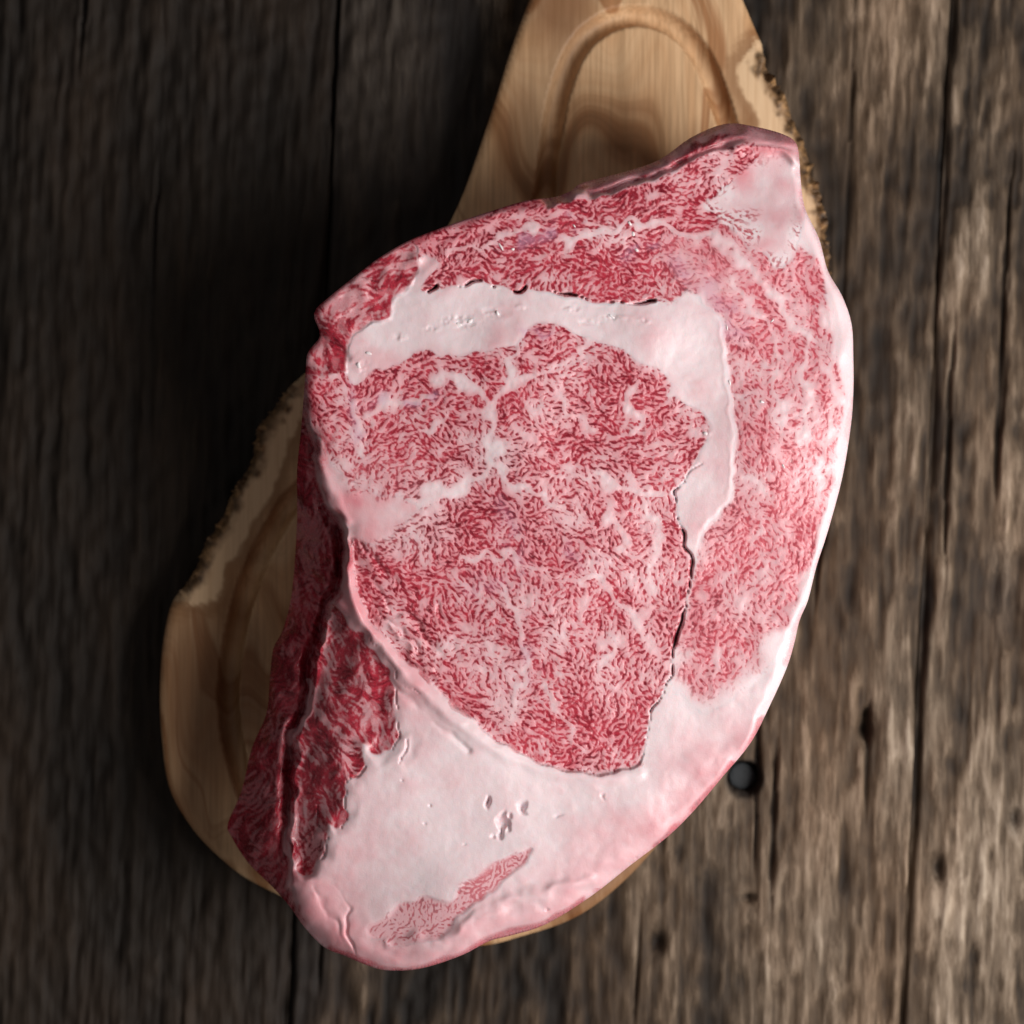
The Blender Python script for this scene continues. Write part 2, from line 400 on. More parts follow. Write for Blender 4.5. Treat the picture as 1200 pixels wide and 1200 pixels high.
# the upper body: everything but the lower slab on the shadow side and the flap at the far end
TOPF = [(640,240),(668,232),(700,231),(750,216),(800,194),(850,174),(890,168),(928,176),(960,190),(1080,300),(1100,600),(1000,900),(760,1110),(500,1220),(400,1200),
        (372,1110),(352,1085),(343,1055),(341,1000),(343,950),(350,885),(362,830),(374,765),(388,715),(400,690),(404,650),(400,615),(385,590),(374,556),(364,500),
        (352,437),(340,400),(330,360),(400,280),(500,240),(600,210)]
EYE = [(360,442),(400,438),(416,452),(433,440),(483,417),(557,411),(608,404),(623,384),(643,377),(670,389),(697,402),(733,407),(748,421),(762,431),(782,444),(786,457),
       (781,464),(797,468),(823,481),(836,504),(828,526),(811,549),(797,567),(788,580),(793,594),(798,623),(810,650),(812,670),(805,703),(797,733),(790,760),(787,793),
       (777,813),(764,834),(758,867),(752,890),(740,903),(703,908),(660,902),(627,890),(593,873),(560,853),(523,817),(493,787),(460,760),(434,730),(423,697),(411,663),
       (408,645),(418,632),(450,630),(472,612),(490,594),(467,583),(417,570),(393,545),(371,512),(361,470)]
SEAM = [(400,438),(416,452),(433,441),(483,418),(557,412),(608,405),(623,385),(643,378),(670,390),(697,403),(733,408),(748,422),(762,432),(782,445),(786,457),
        (781,465),(797,469),(823,482),(836,504),(828,527),(811,550),(797,568),(789,580),(794,594),(799,623),(811,650),(814,664),(823,630),(840,600),(854,577),(860,543),
        (858,493),(853,470),(853,437),(850,403),(851,381),(832,366),(806,343),(783,357),(767,354),(710,358),(683,351),(650,348),(610,341),(563,334),(537,339),(494,342),
        (488,320),(480,337),(463,350),(457,373),(425,383),(412,397),(420,412),(408,425)]
UPPER = [(494,341),(500,326),(512,312),(498,298),(487,303),(484,292),(477,282),(517,266),(567,249),(617,234),(650,230),(668,231),(700,231),(750,216),(800,194),(850,172),
         (884,166),(880,186),(868,205),(832,230),(838,252),(831,277),(783,277),(772,290),(774,307),(781,311),(800,331),(806,342),(783,357),(767,353),(710,357),(683,350),
         (650,347),(610,340),(563,333),(537,338)]
CORNER = [(884,166),(930,172),(940,188),(941,245),(936,290),(921,318),(900,300),(880,290),(838,252),(832,230),(868,205),(880,186)]
CAP = [(806,342),(800,331),(781,311),(774,307),(772,290),(783,277),(831,277),(838,254),(860,268),(880,290),(900,300),(921,318),(936,292),(950,300),(962,325),(974,360),(980,400),
       (988,450),(989,510),(980,570),(965,620),(951,665),(935,710),(917,748),(893,790),(868,812),(836,830),(800,816),(787,793),(790,760),(797,733),(805,703),(812,670),(823,630),
       (840,600),(854,577),(860,543),(858,493),(853,470),(853,437),(850,403),(851,381),(832,366)]
TOPLEFT = [(360,373),(380,340),(417,316),(447,300),(477,286),(486,296),(488,320),(480,337),(463,350),(457,373),(425,383),(412,397),(408,425),(404,440),(383,443),(350,440),(350,410)]
SIDEFAT = [(371,512),(393,545),(417,570),(467,583),(490,594),(472,612),(450,630),(418,632),(408,645),(398,612),(384,590),(374,556),(366,515)]
FLAP = [(400,716),(406,722),(417,741),(450,783),(466,808),(468,838),(458,877),(440,881),(428,874),(428,896),(413,911),(404,914),(406,940),(399,970),(384,967),(383,990),(377,1008),
        (363,1018),(345,1020),(332,960),(335,910),(344,857),(352,810),(366,755),(384,712)]
STRIP = [(627,996),(600,1003),(547,1033),(527,1050),(487,1057),(453,1073),(430,1090),(440,1101),(473,1108),(520,1097),(540,1073),(567,1053),(600,1030)]

def build_beef():
    W, H, U0, V0 = 768, 1024, 250, 130
    F = Field(H, W, 7); XX, YY = F.XX, F.YY; U, V = XX + U0, YY + V0
    def up2(a):                                            # half-resolution field to full resolution
        b = np.empty((H, W), f32); a1 = np.concatenate([a, a[:, -1:]], 1)
        c = np.empty((a.shape[0], W), f32); c[:, ::2] = a; c[:, 1::2] = (a1[:, :-1] + a1[:, 1:]) / 2
        c1 = np.concatenate([c, c[-1:]], 0); b[::2] = c; b[1::2] = (c1[:-1] + c1[1:]) / 2; return b
    hu, hv = U[::2, ::2], V[::2, ::2]
    wx, wy = (F.noise(5) * 1.6 + F.noise(14) * 1.8)[::2, ::2], (F.noise(5) * 1.6 + F.noise(14) * 1.8)[::2, ::2]
    def sd(P, n=3, warp=1.0):
        d, i = seg_dist(hu + warp * wx, hv + warp * wy, smooth_poly(P, n)); return up2(np.where(i, d, -d).astype(f32))
    def ld(P, warp=.6, n=3):
        d, _ = seg_dist(hu + warp * wx, hv + warp * wy, smooth_poly(P, n, False), False); return up2(d.astype(f32))
    Ps = smooth_poly(SIL, 4)
    d, i = seg_dist(U, V, Ps); sil = np.where(i, d, -d)
    top = sd(TOPF, 4, .8)
    eye, seam, upper, corner, cap = sd(EYE), sd(SEAM), sd(UPPER), sd(CORNER), sd(CAP)
    tl, sfat, flap, strip = sd(TOPLEFT), sd(SIDEFAT), sd(FLAP, warp=1.3), sd(STRIP)
    # ---- labels of the pieces
    names = ['end_fat', 'eye_muscle', 'fat_seam', 'upper_muscle', 'corner_fat', 'cap_muscle', 'edge_lean', 'side_fat', 'lean_flap', 'lean_strip', 'lower_slab', 'back_flap', 'upper_rim_fat']
    lab = np.zeros((H, W), np.int8)
    lab[(sil > -5) & (eye <= 0) & (V < 560) & (U < 560)] = 2
    for k, s in ((2, seam), (7, sfat), (5, cap), (3, upper), (4, corner), (6, tl), (1, eye), (8, flap), (9, strip)): lab[s > 0] = k
    lab[(lab == 0) & (V < 560)] = np.where(U[(lab == 0) & (V < 560)] < 640, 2, 5)
    low = top < 0
    lab[low & (V > 400)] = 10; lab[low & (V < 300)] = 11
    lab[(lab == 0) & (U > 900) & (V < 740)] = 5
    # ---- height above the board (m); pixel ~ 0.33 mm
    PX = .000333
    hgt = ZT - ZB
    n40, n18, n8, n4, n2 = F.noise(40), F.noise(18), F.noise(8), F.noise(4), F.noise(2)
    z = np.full((H, W), hgt, f32)
    z += .0009 * n40 + .00014 * n18
    def roll(dist, R): q = np.clip(1 - dist / R, 0, 1); return 1 - np.sqrt(np.clip(1 - q * q, 0, 1))
    # whole-body form: gentle fall towards the ends
    z -= .006 * sstep(620, 1000, np.hypot((U - 640) * 1.2, V - 620) + 300)
    z -= .010 * sstep(830, 1120, V) * sstep(560, 360, U)
    z -= .004 * sstep(280, 190, V)
    # rolled edges: broad on the bright side and the low end, tight on the shadow side
    R = 10 + 3 * sstep(880, 960, U) + 9 * sstep(860, 1000, V) * sstep(420, 520, U) + 10 * sstep(960, 1060, V) * sstep(520, 380, U)
    R = R * (1 + .25 * n40)
    z -= roll(sil + 1.5 * n8 * sstep(0, 10, sil), R) * (R * PX * .95)
    def ridge(pts, w, a, warp=.9):
        pts = list(pts); dd = ld(pts, warp); e0, e1 = pts[0], pts[-1]; r2 = (w * 5.0)**2
        tap = (1 - np.exp(-((U - e0[0])**2 + (V - e0[1])**2) / r2)) * (1 - np.exp(-((U - e1[0])**2 + (V - e1[1])**2) / r2))
        return a * tap * np.clip(.75 + .45 * n18, .1, 1.5) * np.exp(-(dd / w)**2)
    # the lower slab on the shadow side, behind a deep cleft
    slab = hgt - .020 - .030 * sstep(0, 75, -top) + .0022 * n18 + .0006 * n8 + .0002 * n4
    slab -= .010 * sstep(560, 430, V) + .006 * sstep(960, 1050, V)
    slab -= roll(sil, 22) * 20 * PX
    cleft = np.exp(-((top + 7) / 6.5)**2) * sstep(560, 640, V) * sstep(1040, 960, V)
    slab -= .010 * cleft
    lw = sstep(1.5, -6, top + .9 * n4) * (V > 330)
    edge_roll = roll(np.clip(top, 0, 99), 34) * 14 * PX * sstep(420, 520, V) * (U < 480)
    z = (z - edge_roll) * (1 - lw) + slab * lw
    # the out-of-focus flap behind the far rim
    back = hgt - .007 - .011 * sstep(0, 40, -top) + .0012 * n18 + .0006 * n8 - roll(sil, 20) * 20 * PX - .004 * np.exp(-((top + 5) / 4)**2) * sstep(900, 840, U)
    bw = sstep(3, -9, top + 1.2 * n4) * (V < 330)
    z = z * (1 - bw) + back * bw
    # dished lean flap falling into the cleft, behind the gristle ridge
    fl = sstep(-16, 26, flap)
    z -= (.0035 * fl + .009 * sstep(60, 0, top) * sstep(-10, 20, flap)) * (1 - lw)
    z += (1 - lw) * sstep(-2, 8, flap) * (.00016 * n8 + .00012 * n4 + .0003 * n18)
    RIDGE = [(398,628),(404,660),(412,694),(424,728),(446,758),(476,792),(520,832),(560,866),(606,892),(656,907),(705,913),(748,909)]
    dr = ld(RIDGE, .5)
    amp = .0034 * sstep(900, 640, V) + .0009
    z += amp * np.exp(-(dr / 7.0)**2) * (1 - lw)
    dr2 = ld([(u - 12 , v + 12) for u, v in RIDGE[3:8]], .7)
    z -= .0012 * np.exp(-(dr2 / 3.5)**2) * np.clip(.6 + .5 * n18, 0, 1.3)
    # end fat: smooth soft slab, slightly dished, pores and scrapes
    endf = (lab == 0)
    ef = F.blur(endf.astype(f32), 3)
    z += ef * (.00018 * n18 + .00004 * n8 + .00002 * n4)
    z -= .0022 * np.exp(-(((U - 545) / 70)**2 + ((V - 960) / 50)**2))
    z -= ridge([(477,838),(480,870),(470,905)], 7, .0016, 1.5) * ef - ridge([(462,845),(468,885),(450,912)], 8, .0020, 1.5) * ef
    rimn = sstep(75, 15, sil) * sstep(820, 900, V)
    z += rimn * (.00032 * F.noise(14, 9) + .00004 * n4)
    for (u, v, ru, rv, dp) in ((573,939,3.5,6,.005), (611,947,5,6,.005), (600,958,3,3,.002), (590,962,6,7,.0055), (586,972,4,5,.0035), (597,966,2.5,6,.003), (578,975,5,3,.002), (505,943,2,2,.0015), (545,990,2,2,.001), (497,965,2,2,.001),
                               (710,937,2,3,.001), (748,1010,3,2,.0012), (640,1064,5,2,.002),(655,955,6,3,.0008), (472,915,2,2,.001)):
        q = ((U - u + 1.8 * n4 + .8 * n2) / (ru * .95))**2 + ((V - v + 1.8 * n8 + .9 * n2) / (rv * .95))**2; z -= dp * .55 * np.exp(-q * q)
    # lean strip in the low end: a shallow step with torn lip
    z -= .0005 * sstep(-2, 4, strip)
    z += .0012 * np.exp(-(ld([(452,1105),(520,1100),(550,1082),(590,1060),(640,1046),(690,1030)], 1.2) / 7)**2)
    z -= ridge([(392,1030),(402,1062),(406,1092),(412,1122)], 2.5, .0016, 2) + ridge([(372,1032),(378,1070),(392,1100)], 3, .0012, 2) - ridge([(384,1045),(392,1080),(400,1108)], 5, .0012, 2)
    # fat seam: smooth, chipped crumbly patch
    sf = sstep(-1, 5, seam)
    z += sf * (.00014 * n18 + .00002 * n4)
    chips = np.zeros((H, W), f32)
    for (u, v, a, b) in ((540,377,26,8), (580,366,18,6), (505,385,10,4), (670,362,10,5), (720,372,18,3), (755,376,8,4), (470,395,8,5), (425,430,10,8), (610,360,6,4), (827,508,6,7),(690,378,14,3)):
        chips = np.maximum(chips, np.exp(-(((U - u) / a)**2 + ((V - v) / b)**2)**2))
    cn = F.noise(1.5) + .8 * F.noise(3.5) + .5 * F.noise(7)
    z += chips * .00022 * np.clip(cn, -1.6, 1.6)
    z += .0002 * np.exp(-((seam - 2.5) / 2.5)**2) * sstep(820, 850, U) * sstep(600, 570, V)       # lip against the cap muscle
    z -= .0005 * sstep(0, 5, cap) * sstep(880, 830, U) * sstep(380, 400, V) * sstep(640, 560, V)
    # rim ridges on the shadow side and along the top
    z += .0011 * np.exp(-(ld([(372,520),(380,556),(394,585),(404,612)], .6) / 6)**2) * (1 - lw)
    z += .0004 * np.exp(-(ld([(500,318),(560,262),(620,246),(668,240)], .8) / 6)**2)
    z += .0026 * np.exp(-(ld([(860,172),(905,172),(932,188)], .8) / 6)**2) * (1 - bw)
    z -= .0010 * np.exp(-(ld([(376,392),(392,404),(408,420)], .8) / 4)**2)
    z += (tl > 0) * (.00025 * n4 + .0004 * n8)
    z += .0022 * np.exp(-((U - 487)**2 + (V - 303)**2) / 60)
    # folds in the eye muscle near the ridge
    for pts, w, a in (([(412,632),(450,665),(500,706),(540,742)], 3.5, .0016), ([(424,668),(458,704),(500,745),(535,780)], 4, .0014), ([(430,700),(462,738),(500,772)], 3, .0012), ([(470,690),(490,700),(505,715)], 5, -.0015),
                      ([(436,716),(480,762),(524,806)], 3, -.0012)):
        z -= ridge(pts, w, a * .8, 1.6)
    z -= .0016 * sstep(40, 0, dr) * (eye > 0) * sstep(560, 640, V)
    z += sstep(45, 8, sil) * sstep(860, 920, U) * (.0003 * F.noise(12) + .00012 * n8)
    # ---- splits and gaps
    crk = np.zeros((H, W), f32)
    def crack(pts, w, depth, lo=.35):
        nonlocal crk
        dd = ld(pts, .9, 4); ww = w * np.clip(.75 + .45 * n8, lo, 1.6); crk = np.maximum(crk, depth * np.clip(1.35 - dd / (ww * .68), 0, 1))
    crack([(799,567),(790,577),(793,594),(798,623)], 1.2, .004)
    crack([(798,623),(804,638),(811,652),(811,672),(805,703)], 1.9, .005)
    crack([(805,703),(797,733),(790,762),(788,792)], 1.6, .005)
    crack([(788,792),(777,814),(764,835)], 1.3, .005)
    crack([(764,835),(758,867),(752,892)], .8, .0012)
    crack([(823,546),(808,553),(800,564)], .8, .0012)
    for pts, w in (([(501,342),(513,338)], 3.4), ([(532,338),(538,338)], 2.2), ([(544,337),(565,331)], 3.6), ([(581,336.5),(583,336)], 1.8), ([(600,337),(617,336)], 4.2), ([(649,344),(673,345.5)], 3.2),
                   ([(677,347),(688,348)], 1.8), ([(711,354.5),(740,355.5),(754,355)], 2.2), ([(754,354.5),(766,352.5)], 2.8)):
        crack(pts, w * .62, .007, .7)
    crack([(428,898),(418,908),(404,914),(406,940),(399,971)], 1.3, .0018); crack([(384,967),(383,990),(377,1008)], 1.4, .0018); crack([(371,905),(372,960),(366,1010)], .9, .0012)
    crack([(470,892),(474,880),(474,866)], 1.2, .002); crack([(466,808),(470,838),(460,876)], 1.0, .0016)
    crack([(404,716),(440,760),(470,796),(492,815)], 1.0, .0016)
    z -= crk
    # ---- marbling
    D = [(500,485,20),(455,480,-60),(460,540,-40),(560,500,70),(500,530,-10),(530,420,8),(620,300,-14),(540,300,-16),(750,240,-16),(700,330,-8),(900,650,112),(900,450,97),(950,450,100),(880,540,95),(930,330,60),(850,320,35),
         (880,370,45),(480,700,42),(560,650,30),(530,620,15),(650,650,60),(700,800,65),(600,800,50),(560,750,35),(680,450,-15),(620,500,10),(780,500,-40),(700,400,25),(760,700,80),(740,620,60),(400,850,62),(390,930,80),
         (870,770,105),(820,750,100),(320,800,105),(300,950,120),(345,600,90),(520,1070,-28),(440,345,-35),(390,500,50),(380,420,60),(700,560,40),(640,860,35),(720,870,-50),(810,205,-12),(800,170,-15)]
    c = np.zeros((H // 8, W // 8), f32); s_ = c.copy()
    yy, xx = V[::8, ::8], U[::8, ::8]
    for u, v, a in D:
        w = 1 / ((xx - u)**2 + (yy - v)**2 + 900)**1.7
        c += w * math.cos(math.radians(2 * a)); s_ += w * math.sin(math.radians(2 * a))
    h_ = np.hypot(c, s_); c, s_ = c / h_, s_ / h_
    kr = lambda a: F.blur(np.kron(a, np.ones((8, 8), f32)), 7)
    ang0 = np.arctan2(kr(s_), kr(c)) / 2
    ang = ang0 + .75 * F.noise(6.5) + .30 * F.noise(17)
    T, T2 = F.turing(7.6, ang, 1, 3, .9), F.turing(4.8, ang, 1, 2, .9)
    LIC = norm(F.along(F.blur(F.white(), .8), ang, 5)); LIC2 = norm(F.along(F.blur(F.white(), 1.3), ang0 + .35 * F.noise(9), 8))
    net = lambda wl, L, s: np.exp(-(F.turing(wl, ang0 + .7 * F.noise(wl * .5), L, 2, .8) / s)**2)
    N0, N1, N2 = net(13, 2, .24), net(24, 4, .22), net(46, 6, .14)
    I = norm(F.turing(27, ang0 + .45 * F.noise(15), 5, 2, .8) + .75 * F.turing(52, ang0 + .4 * F.noise(20), 7, 1) + .22 * n4)
    veins = np.zeros((H, W), f32)
    for pts, w in (([(505,432),(530,452),(562,462),(577,480),(577,520),(583,551)], 8), ([(577,478),(590,458),(612,446),(650,431),(668,428)], 6), ([(583,551),(612,568),(640,583),(655,592)], 6),
                   ([(583,551),(545,566),(510,578),(486,596)], 6), ([(703,562),(725,572),(752,578),(786,582)], 7), ([(706,593),(718,613),(731,637)], 7), ([(690,676),(712,698),(738,724),(750,750)], 6),
                   ([(583,680),(603,713),(613,750),(614,797),(608,830)], 6), ([(743,448),(744,500),(738,520)], 5), ([(427,484),(460,468),(510,456)], 6), ([(417,470),(417,510)], 8), ([(713,745),(711,800)], 4),
                   ([(616,402),(604,424),(596,446)], 5), ([(680,392),(688,418)], 4), ([(640,800),(668,850),(690,880)], 4), ([(462,520),(500,506),(520,480)], 4), ([(640,545),(700,562)], 3), ([(548,660),(600,655),(640,672)], 4),
                   ([(760,590),(770,640),(772,690)], 5), ([(660,470),(690,500)], 4), ([(650,283),(690,276),(717,270),(760,265),(783,277),(831,277)], 7), ([(592,262),(640,250),(670,252)], 3), ([(520,300),(560,290),(600,270),(650,262)], 3),
                   ([(831,277),(865,300),(900,335),(935,378)], 8), ([(860,330),(890,370),(905,395)], 5), ([(935,378),(945,440),(942,520)], 5), ([(905,385),(908,440),(905,500)], 4), ([(880,455),(870,462),(858,470)], 5),
                   ([(912,470),(915,520)], 5), ([(875,560),(890,572),(900,590)], 6), ([(880,640),(895,610)], 3), ([(850,700),(862,650)], 4), ([(905,740),(915,690)], 4), ([(838,740),(842,790)], 4), ([(870,392),(890,425),(870,436)], 3),
                   ([(965,360),(975,420),(974,520),(962,590)], 6), ([(402,500),(420,540)], 4), ([(385,445),(410,470)], 4)):
        veins = np.maximum(veins, 1.3 - ld(pts, 2.2) / (w * .70))
    vn = np.clip(veins, 0, 1)
    I2 = .85 * I - 2.4 * vn
    isl = sstep(-1.85, -1.1, I2 + .12 * LIC)
    edge = np.exp(-((vn - .06) / .05)**2) * (vn > 0) + .6 * np.exp(-((I2 + 1.0) / .30)**2)
    n14, n6 = F.noise(14), F.noise(6)
    # how lean each place is
    dens = np.zeros((H, W), f32) + .14
    def blob(u, v, r, a, ry=None): return a * np.exp(-(((U - u) / r)**2 + ((V - v) / (ry or r))**2))
    for u, v, r, a in ((545,600,45,.45), (590,620,40,.35), (470,650,50,.30), (700,500,60,.25), (480,690,45,.35), (720,870,60,.35), (560,430,50,.20), (500,500,60,.1), (640,640,50,-.30), (600,800,60,-.20), (760,640,35,-.35), (770,740,30,-.35),
                       (620,300,130,.45), (760,330,60,.35), (700,240,60,.25), (840,330,50,-.25), (875,400,30,.35), (920,560,60,-.05), (880,690,60,-.05), (900,350,30,-.2), (970,450,25,-.5), (530,265,40,-.6), (500,290,25,-.4), (860,800,40,-.2), (730,440,50,.15), (650,840,40,.3)):
        dens += blob(u, v, r, a)
    m = .14 * np.clip(I, -1.5, 1.5) + T * .58 + T2 * .44 + .30 * (upper > 0) * sstep(900, 760, U) + .40 * edge + .60 * dens + .18 * n14 + .36 * LIC + .30 * LIC2 - .50 * N0 - .85 * N1 - 1.0 * N2 + .27 - .14 * (cap > 0)
    flake = .95 * sstep(-.55, 1.55, m) * isl * (1 - .85 * sstep(.15, .7, vn))
    flake = np.clip(flake + .07 * isl * sstep(-1, 1.2, n6), 0, 1)
    msk = np.maximum.reduce([np.where((U < 500) & (V > 540) & (V < 650), sstep(-9, 5, eye + 3 * n4) * .9, sstep(-.5, 2, eye)), np.where(U > 770, sstep(-5, 0, upper), sstep(-.5, 2.5, upper)), np.where(V < 345, sstep(-5, 2, cap), np.where(V > 740, sstep(-8, 26, cap + 5 * n8), sstep(0, 6, cap))) * sstep(2, 11, sil + 4 * n8)])
    lean = flake * msk * (1 - .16 * sstep(-4, 6, cap))
    pale = blob(840, 335, 42, 1, 40) + blob(905, 265, 30, .8) + blob(800, 300, 20, .6)
    lean *= 1 - .38 * np.clip(pale, 0, 1)
    lean = np.maximum(lean, sstep(0, 3, corner) * np.clip(flake * sstep(.1, .9, n18), 0, .6) * sstep(945, 900, U) * sstep(200, 240, V))
    # lean pieces: dark, finely marbled
    T3 = F.turing(7.5, ang, 2, 3, .9)
    dk = sstep(-1.3, .9, .9 * LIC2 + .5 * LIC + .35 * T3 + .5 * n14 + .3)
    dfl = np.maximum(sstep(-1, 3, flap), sstep(0, 4, tl) * 1.0)
    lean = np.maximum(lean, dfl * (.38 + .62 * dk) * (.72 + .28 * sstep(-1.3, -.6, I + .4)))
    slabw = lw * (V > 430)
    lean = lean * (1 - slabw) + slabw * (.66 + .34 * sstep(-1.4, .9, .9 * LIC2 + .4 * LIC + .3 * T3 + .6 * n14))
    lean = np.maximum(lean * (1 - bw), bw * np.maximum(.30 + .1 * n8, (.55 + .4 * dk) * sstep(3, 14, sil + 3 * n4) * sstep(905, 850, U)))
    # sinew left white on the slab
    for pts, w in (([(366,820),(357,850),(346,872)], 4), ([(362,800),(358,830)], 2.5), ([(337,955),(334,985),(338,1000)], 5)):
        lean *= 1 - .95 * sstep(w + 1, w * .4, ld(pts, 1.2))
    st = sstep(-4, 6, strip + 1.5 * n4) * sstep(-.9, .8, T2 * .6 + .5 * LIC + T * .4 + .4 * n8 + 1.2 * np.exp(-((strip - 2) / 3)**2) * sstep(500, 560, U) - .15)
    lean = np.maximum(lean, st * .66); 
    # red flush along the membrane and the outer rim
    lean = np.maximum(lean, .62 * np.exp(-((dr - 14) / 7)**2) * (eye > -4) * sstep(-.3, 1, n6 + n4 * .5) * sstep(640, 720, V))
    red_edge = sstep(9, 2, sil + 1.5 * n8) * sstep(-.3, .9, n18 + .3 + (V < 300) * 1.2 + (V > 1040) * .9 + .4 * n4)
    lean = np.maximum(lean, .60 * red_edge * (1 - .55 * sstep(860, 960, U) * (V < 1000)))
    lean = np.maximum(lean, .5 * sstep(5, 1, np.abs(top - 3)) * (V > 560) * (U < 420) * sstep(-.4, .8, n8))
    lean = np.maximum(lean, (1 - lw) * .75 * sstep(20, 3, top + 4 * n8) * (V > 425) * sstep(575, 540, V) * (U < 420) * (.6 + .4 * sstep(-.8, .8, LIC2)))
    blood = np.clip(.14 + .13 * n18 + .20 * LIC * (lean > .2) + .10 * n6 + .12 * T2 + .20 * sstep(.6, 1, lean) + .02 * dfl + .20 * slabw + .30 * bw + sstep(0, .003, crk) * .9 - .25 * sstep(820, 900, U) * (cap > 0) - .35 * (strip > 0), 0, 1)
    lean = np.maximum(lean, sstep(.0022, .005, crk))
    # tint of the fat
    halo = np.clip(F.blur(flake * msk, 2.6) * 1.6, 0, 1)
    pink = np.clip(.48 * (1 - .75 * np.maximum(vn, .6 * N1)) + .06 * (cap > 0) + .06 * n14 + .05 * LIC + .60 * halo, 0, 1) * msk
    ed = np.clip(.04 + .05 * n18 + .48 * sstep(90, 15, sil + 14 * n18) * sstep(780, 900, V) + .55 * np.exp(-(np.clip(dr - 10, 0, 99) / 40)**2) * sstep(560, 480, U + .35 * (V - 800)) + .25 * sstep(470, 400, U), 0, 1)
    pink = np.where(endf, ed, pink); pink = np.where(lab == 2, np.clip(.10 + .07 * n18 + .22 * sstep(640, 560, U) * sstep(-1, .5, n18), 0, 1), pink)
    pink = np.where(lab == 4, np.clip(.15 + .14 * n8 + .5 * sstep(190, 170, V), 0, 1), pink); pink = np.where((lab == 7), np.clip(.62 + .1 * n8, 0, 1), pink)
    pink = np.where((lab == 6) | (lab == 8), .55, pink); pink = np.where(lab >= 10, .65, pink); pink = np.where(lab == 9, .55, pink)
    pink = np.where((lab == 3), np.clip(pink + .25 * sstep(40, 10, sil), 0, 1), pink)
    pink = np.where((lab == 5), pink + .12 * sstep(26, 6, sil), pink)
    pink = np.clip(F.blur(pink, 2.0), 0, 1)
    membrane_tint = np.zeros((H, W), f32)
    for pts, w, a in (([(430,480),(470,468),(512,458)], 7, .8), ([(590,288),(620,275),(665,262)], 9, .9), ([(622,396),(640,392)], 6, .8), ([(676,408),(682,420)], 5, .7), ([(414,455),(416,520)], 8, .5), ([(660,640),(700,655)], 10, .5), ([(590,590),(610,650)], 12, .35),
                      ([(740,300),(760,295)], 6, .6), ([(800,310),(830,345),(870,380)], 16, .5), ([(615,760),(615,800)], 8, .4), ([(560,690),(600,670)], 14, .3)):
        membrane_tint = np.maximum(membrane_tint, a * np.exp(-(ld(pts, 2.0) / w)**2))
    membrane_tint *= sstep(-1.2, .8, n6 + .5 * n4)
    # soft mottling of the fat, torn fibres, fine red threads
    th = sstep(.72, 1.0, np.exp(-(F.turing(30, ang0 + .6 * n18, 6, 2, .8) / .06)**2)) * sstep(.2, 1.4, n18 + .4 * n8)
    fatw = ((lab == 0) | (lab == 2) | (lab == 4) | (lab == 7)).astype(f32)
    lean = np.maximum(lean, fatw * th * .20)
    pink = np.clip(pink + fatw * (.045 * n8 + .03 * n4 + .02 * n2), 0, 1)
    lean = np.maximum(lean, (lab == 4) * flake * sstep(4, 14, sil) * np.clip(.7 * sstep(20, 2, corner + 4 * n8) + blob(872, 252, 22, .8, 10) + blob(880, 275, 20, .7, 8) + blob(905, 185, 20, .3), 0, .85))
    z += fatw * (.00002 * n2 + .00002 * n4)
    # relief that belongs to the marbling
    z += msk * (.00005 * n2 - .00010 * lean + .00006 * n4)
    z = F.blur(z, .7)
    # ---- mesh
    keep = sil > .35
    qk = keep[:-1, :-1] & keep[1:, :-1] & keep[:-1, 1:] & keep[1:, 1:]
    used = np.zeros((H, W), bool)
    for a in (slice(None, -1), slice(1, None)):
        for b in (slice(None, -1), slice(1, None)): used[a, b] |= qk
    idx = np.full((H, W), -1, np.int64); N = int(used.sum()); idx[used] = np.arange(N)
    q = np.stack([idx[:-1, :-1], idx[1:, :-1], idx[1:, 1:], idx[:-1, 1:]], -1)[qk]
    ql = lab[:-1, :-1][qk]
    u, v, zz = U[used].astype(float), V[used].astype(float), z[used].astype(float) + ZB
    e = np.concatenate([q[:, [0, 1]], q[:, [1, 2]], q[:, [2, 3]], q[:, [3, 0]]]); el = np.tile(ql, 4)
    key = np.sort(e, 1); key = key[:, 0] * N + key[:, 1]
    un, inv, cnt = np.unique(key, return_inverse=True, return_counts=True); bm = cnt[inv] == 1; be, bl = e[bm], el[bm]
    bv = np.unique(be)
    gv, gu = np.gradient(F.blur(sil.astype(f32), 3)); gx_, gy_ = gu[used][bv], gv[used][bv]
    g = np.hypot(gx_, gy_) + 1e-6; gx_, gy_ = gx_ / g, gy_ / g
    u[bv], v[bv] = nearest_on(u[bv], v[bv], Ps)
    x, y = unproject(u, v, zz); co = np.stack([x, y, zz], -1)
    att = {k: a[used] for k, a in (('lean', lean), ('blood', blood), ('pink', pink), ('membrane_tint', membrane_tint))}
    # the hidden flank: from the outline down and under to the board
    x0, y0, z0 = co[bv].T; inv2 = np.full(N, -1); inv2[bv] = np.arange(len(bv)); a_, b_ = inv2[be[:, 0]], inv2[be[:, 1]]
    rows, base, cs, qs, ls = 26, bv, [co], [q], [ql]; n_now = N
    und = .012 + .020 * sstep(840, 960, u[bv]) + .030 * sstep(1000, 1100, v[bv])
    rr = np.random.default_rng(3); wob = F.noise(10)[used][bv]; add = {k: [a] for k, a in att.items()}
    th0 = np.arctan2(y0 - y0.mean(), x0 - x0.mean()); ccol = ((th0 / math.pi + 1) * .5 * (W - 1)).astype(int)
    fl1, fl2, fl3 = F.noise(6, 9), F.noise(16, 14), F.noise(3, 22)
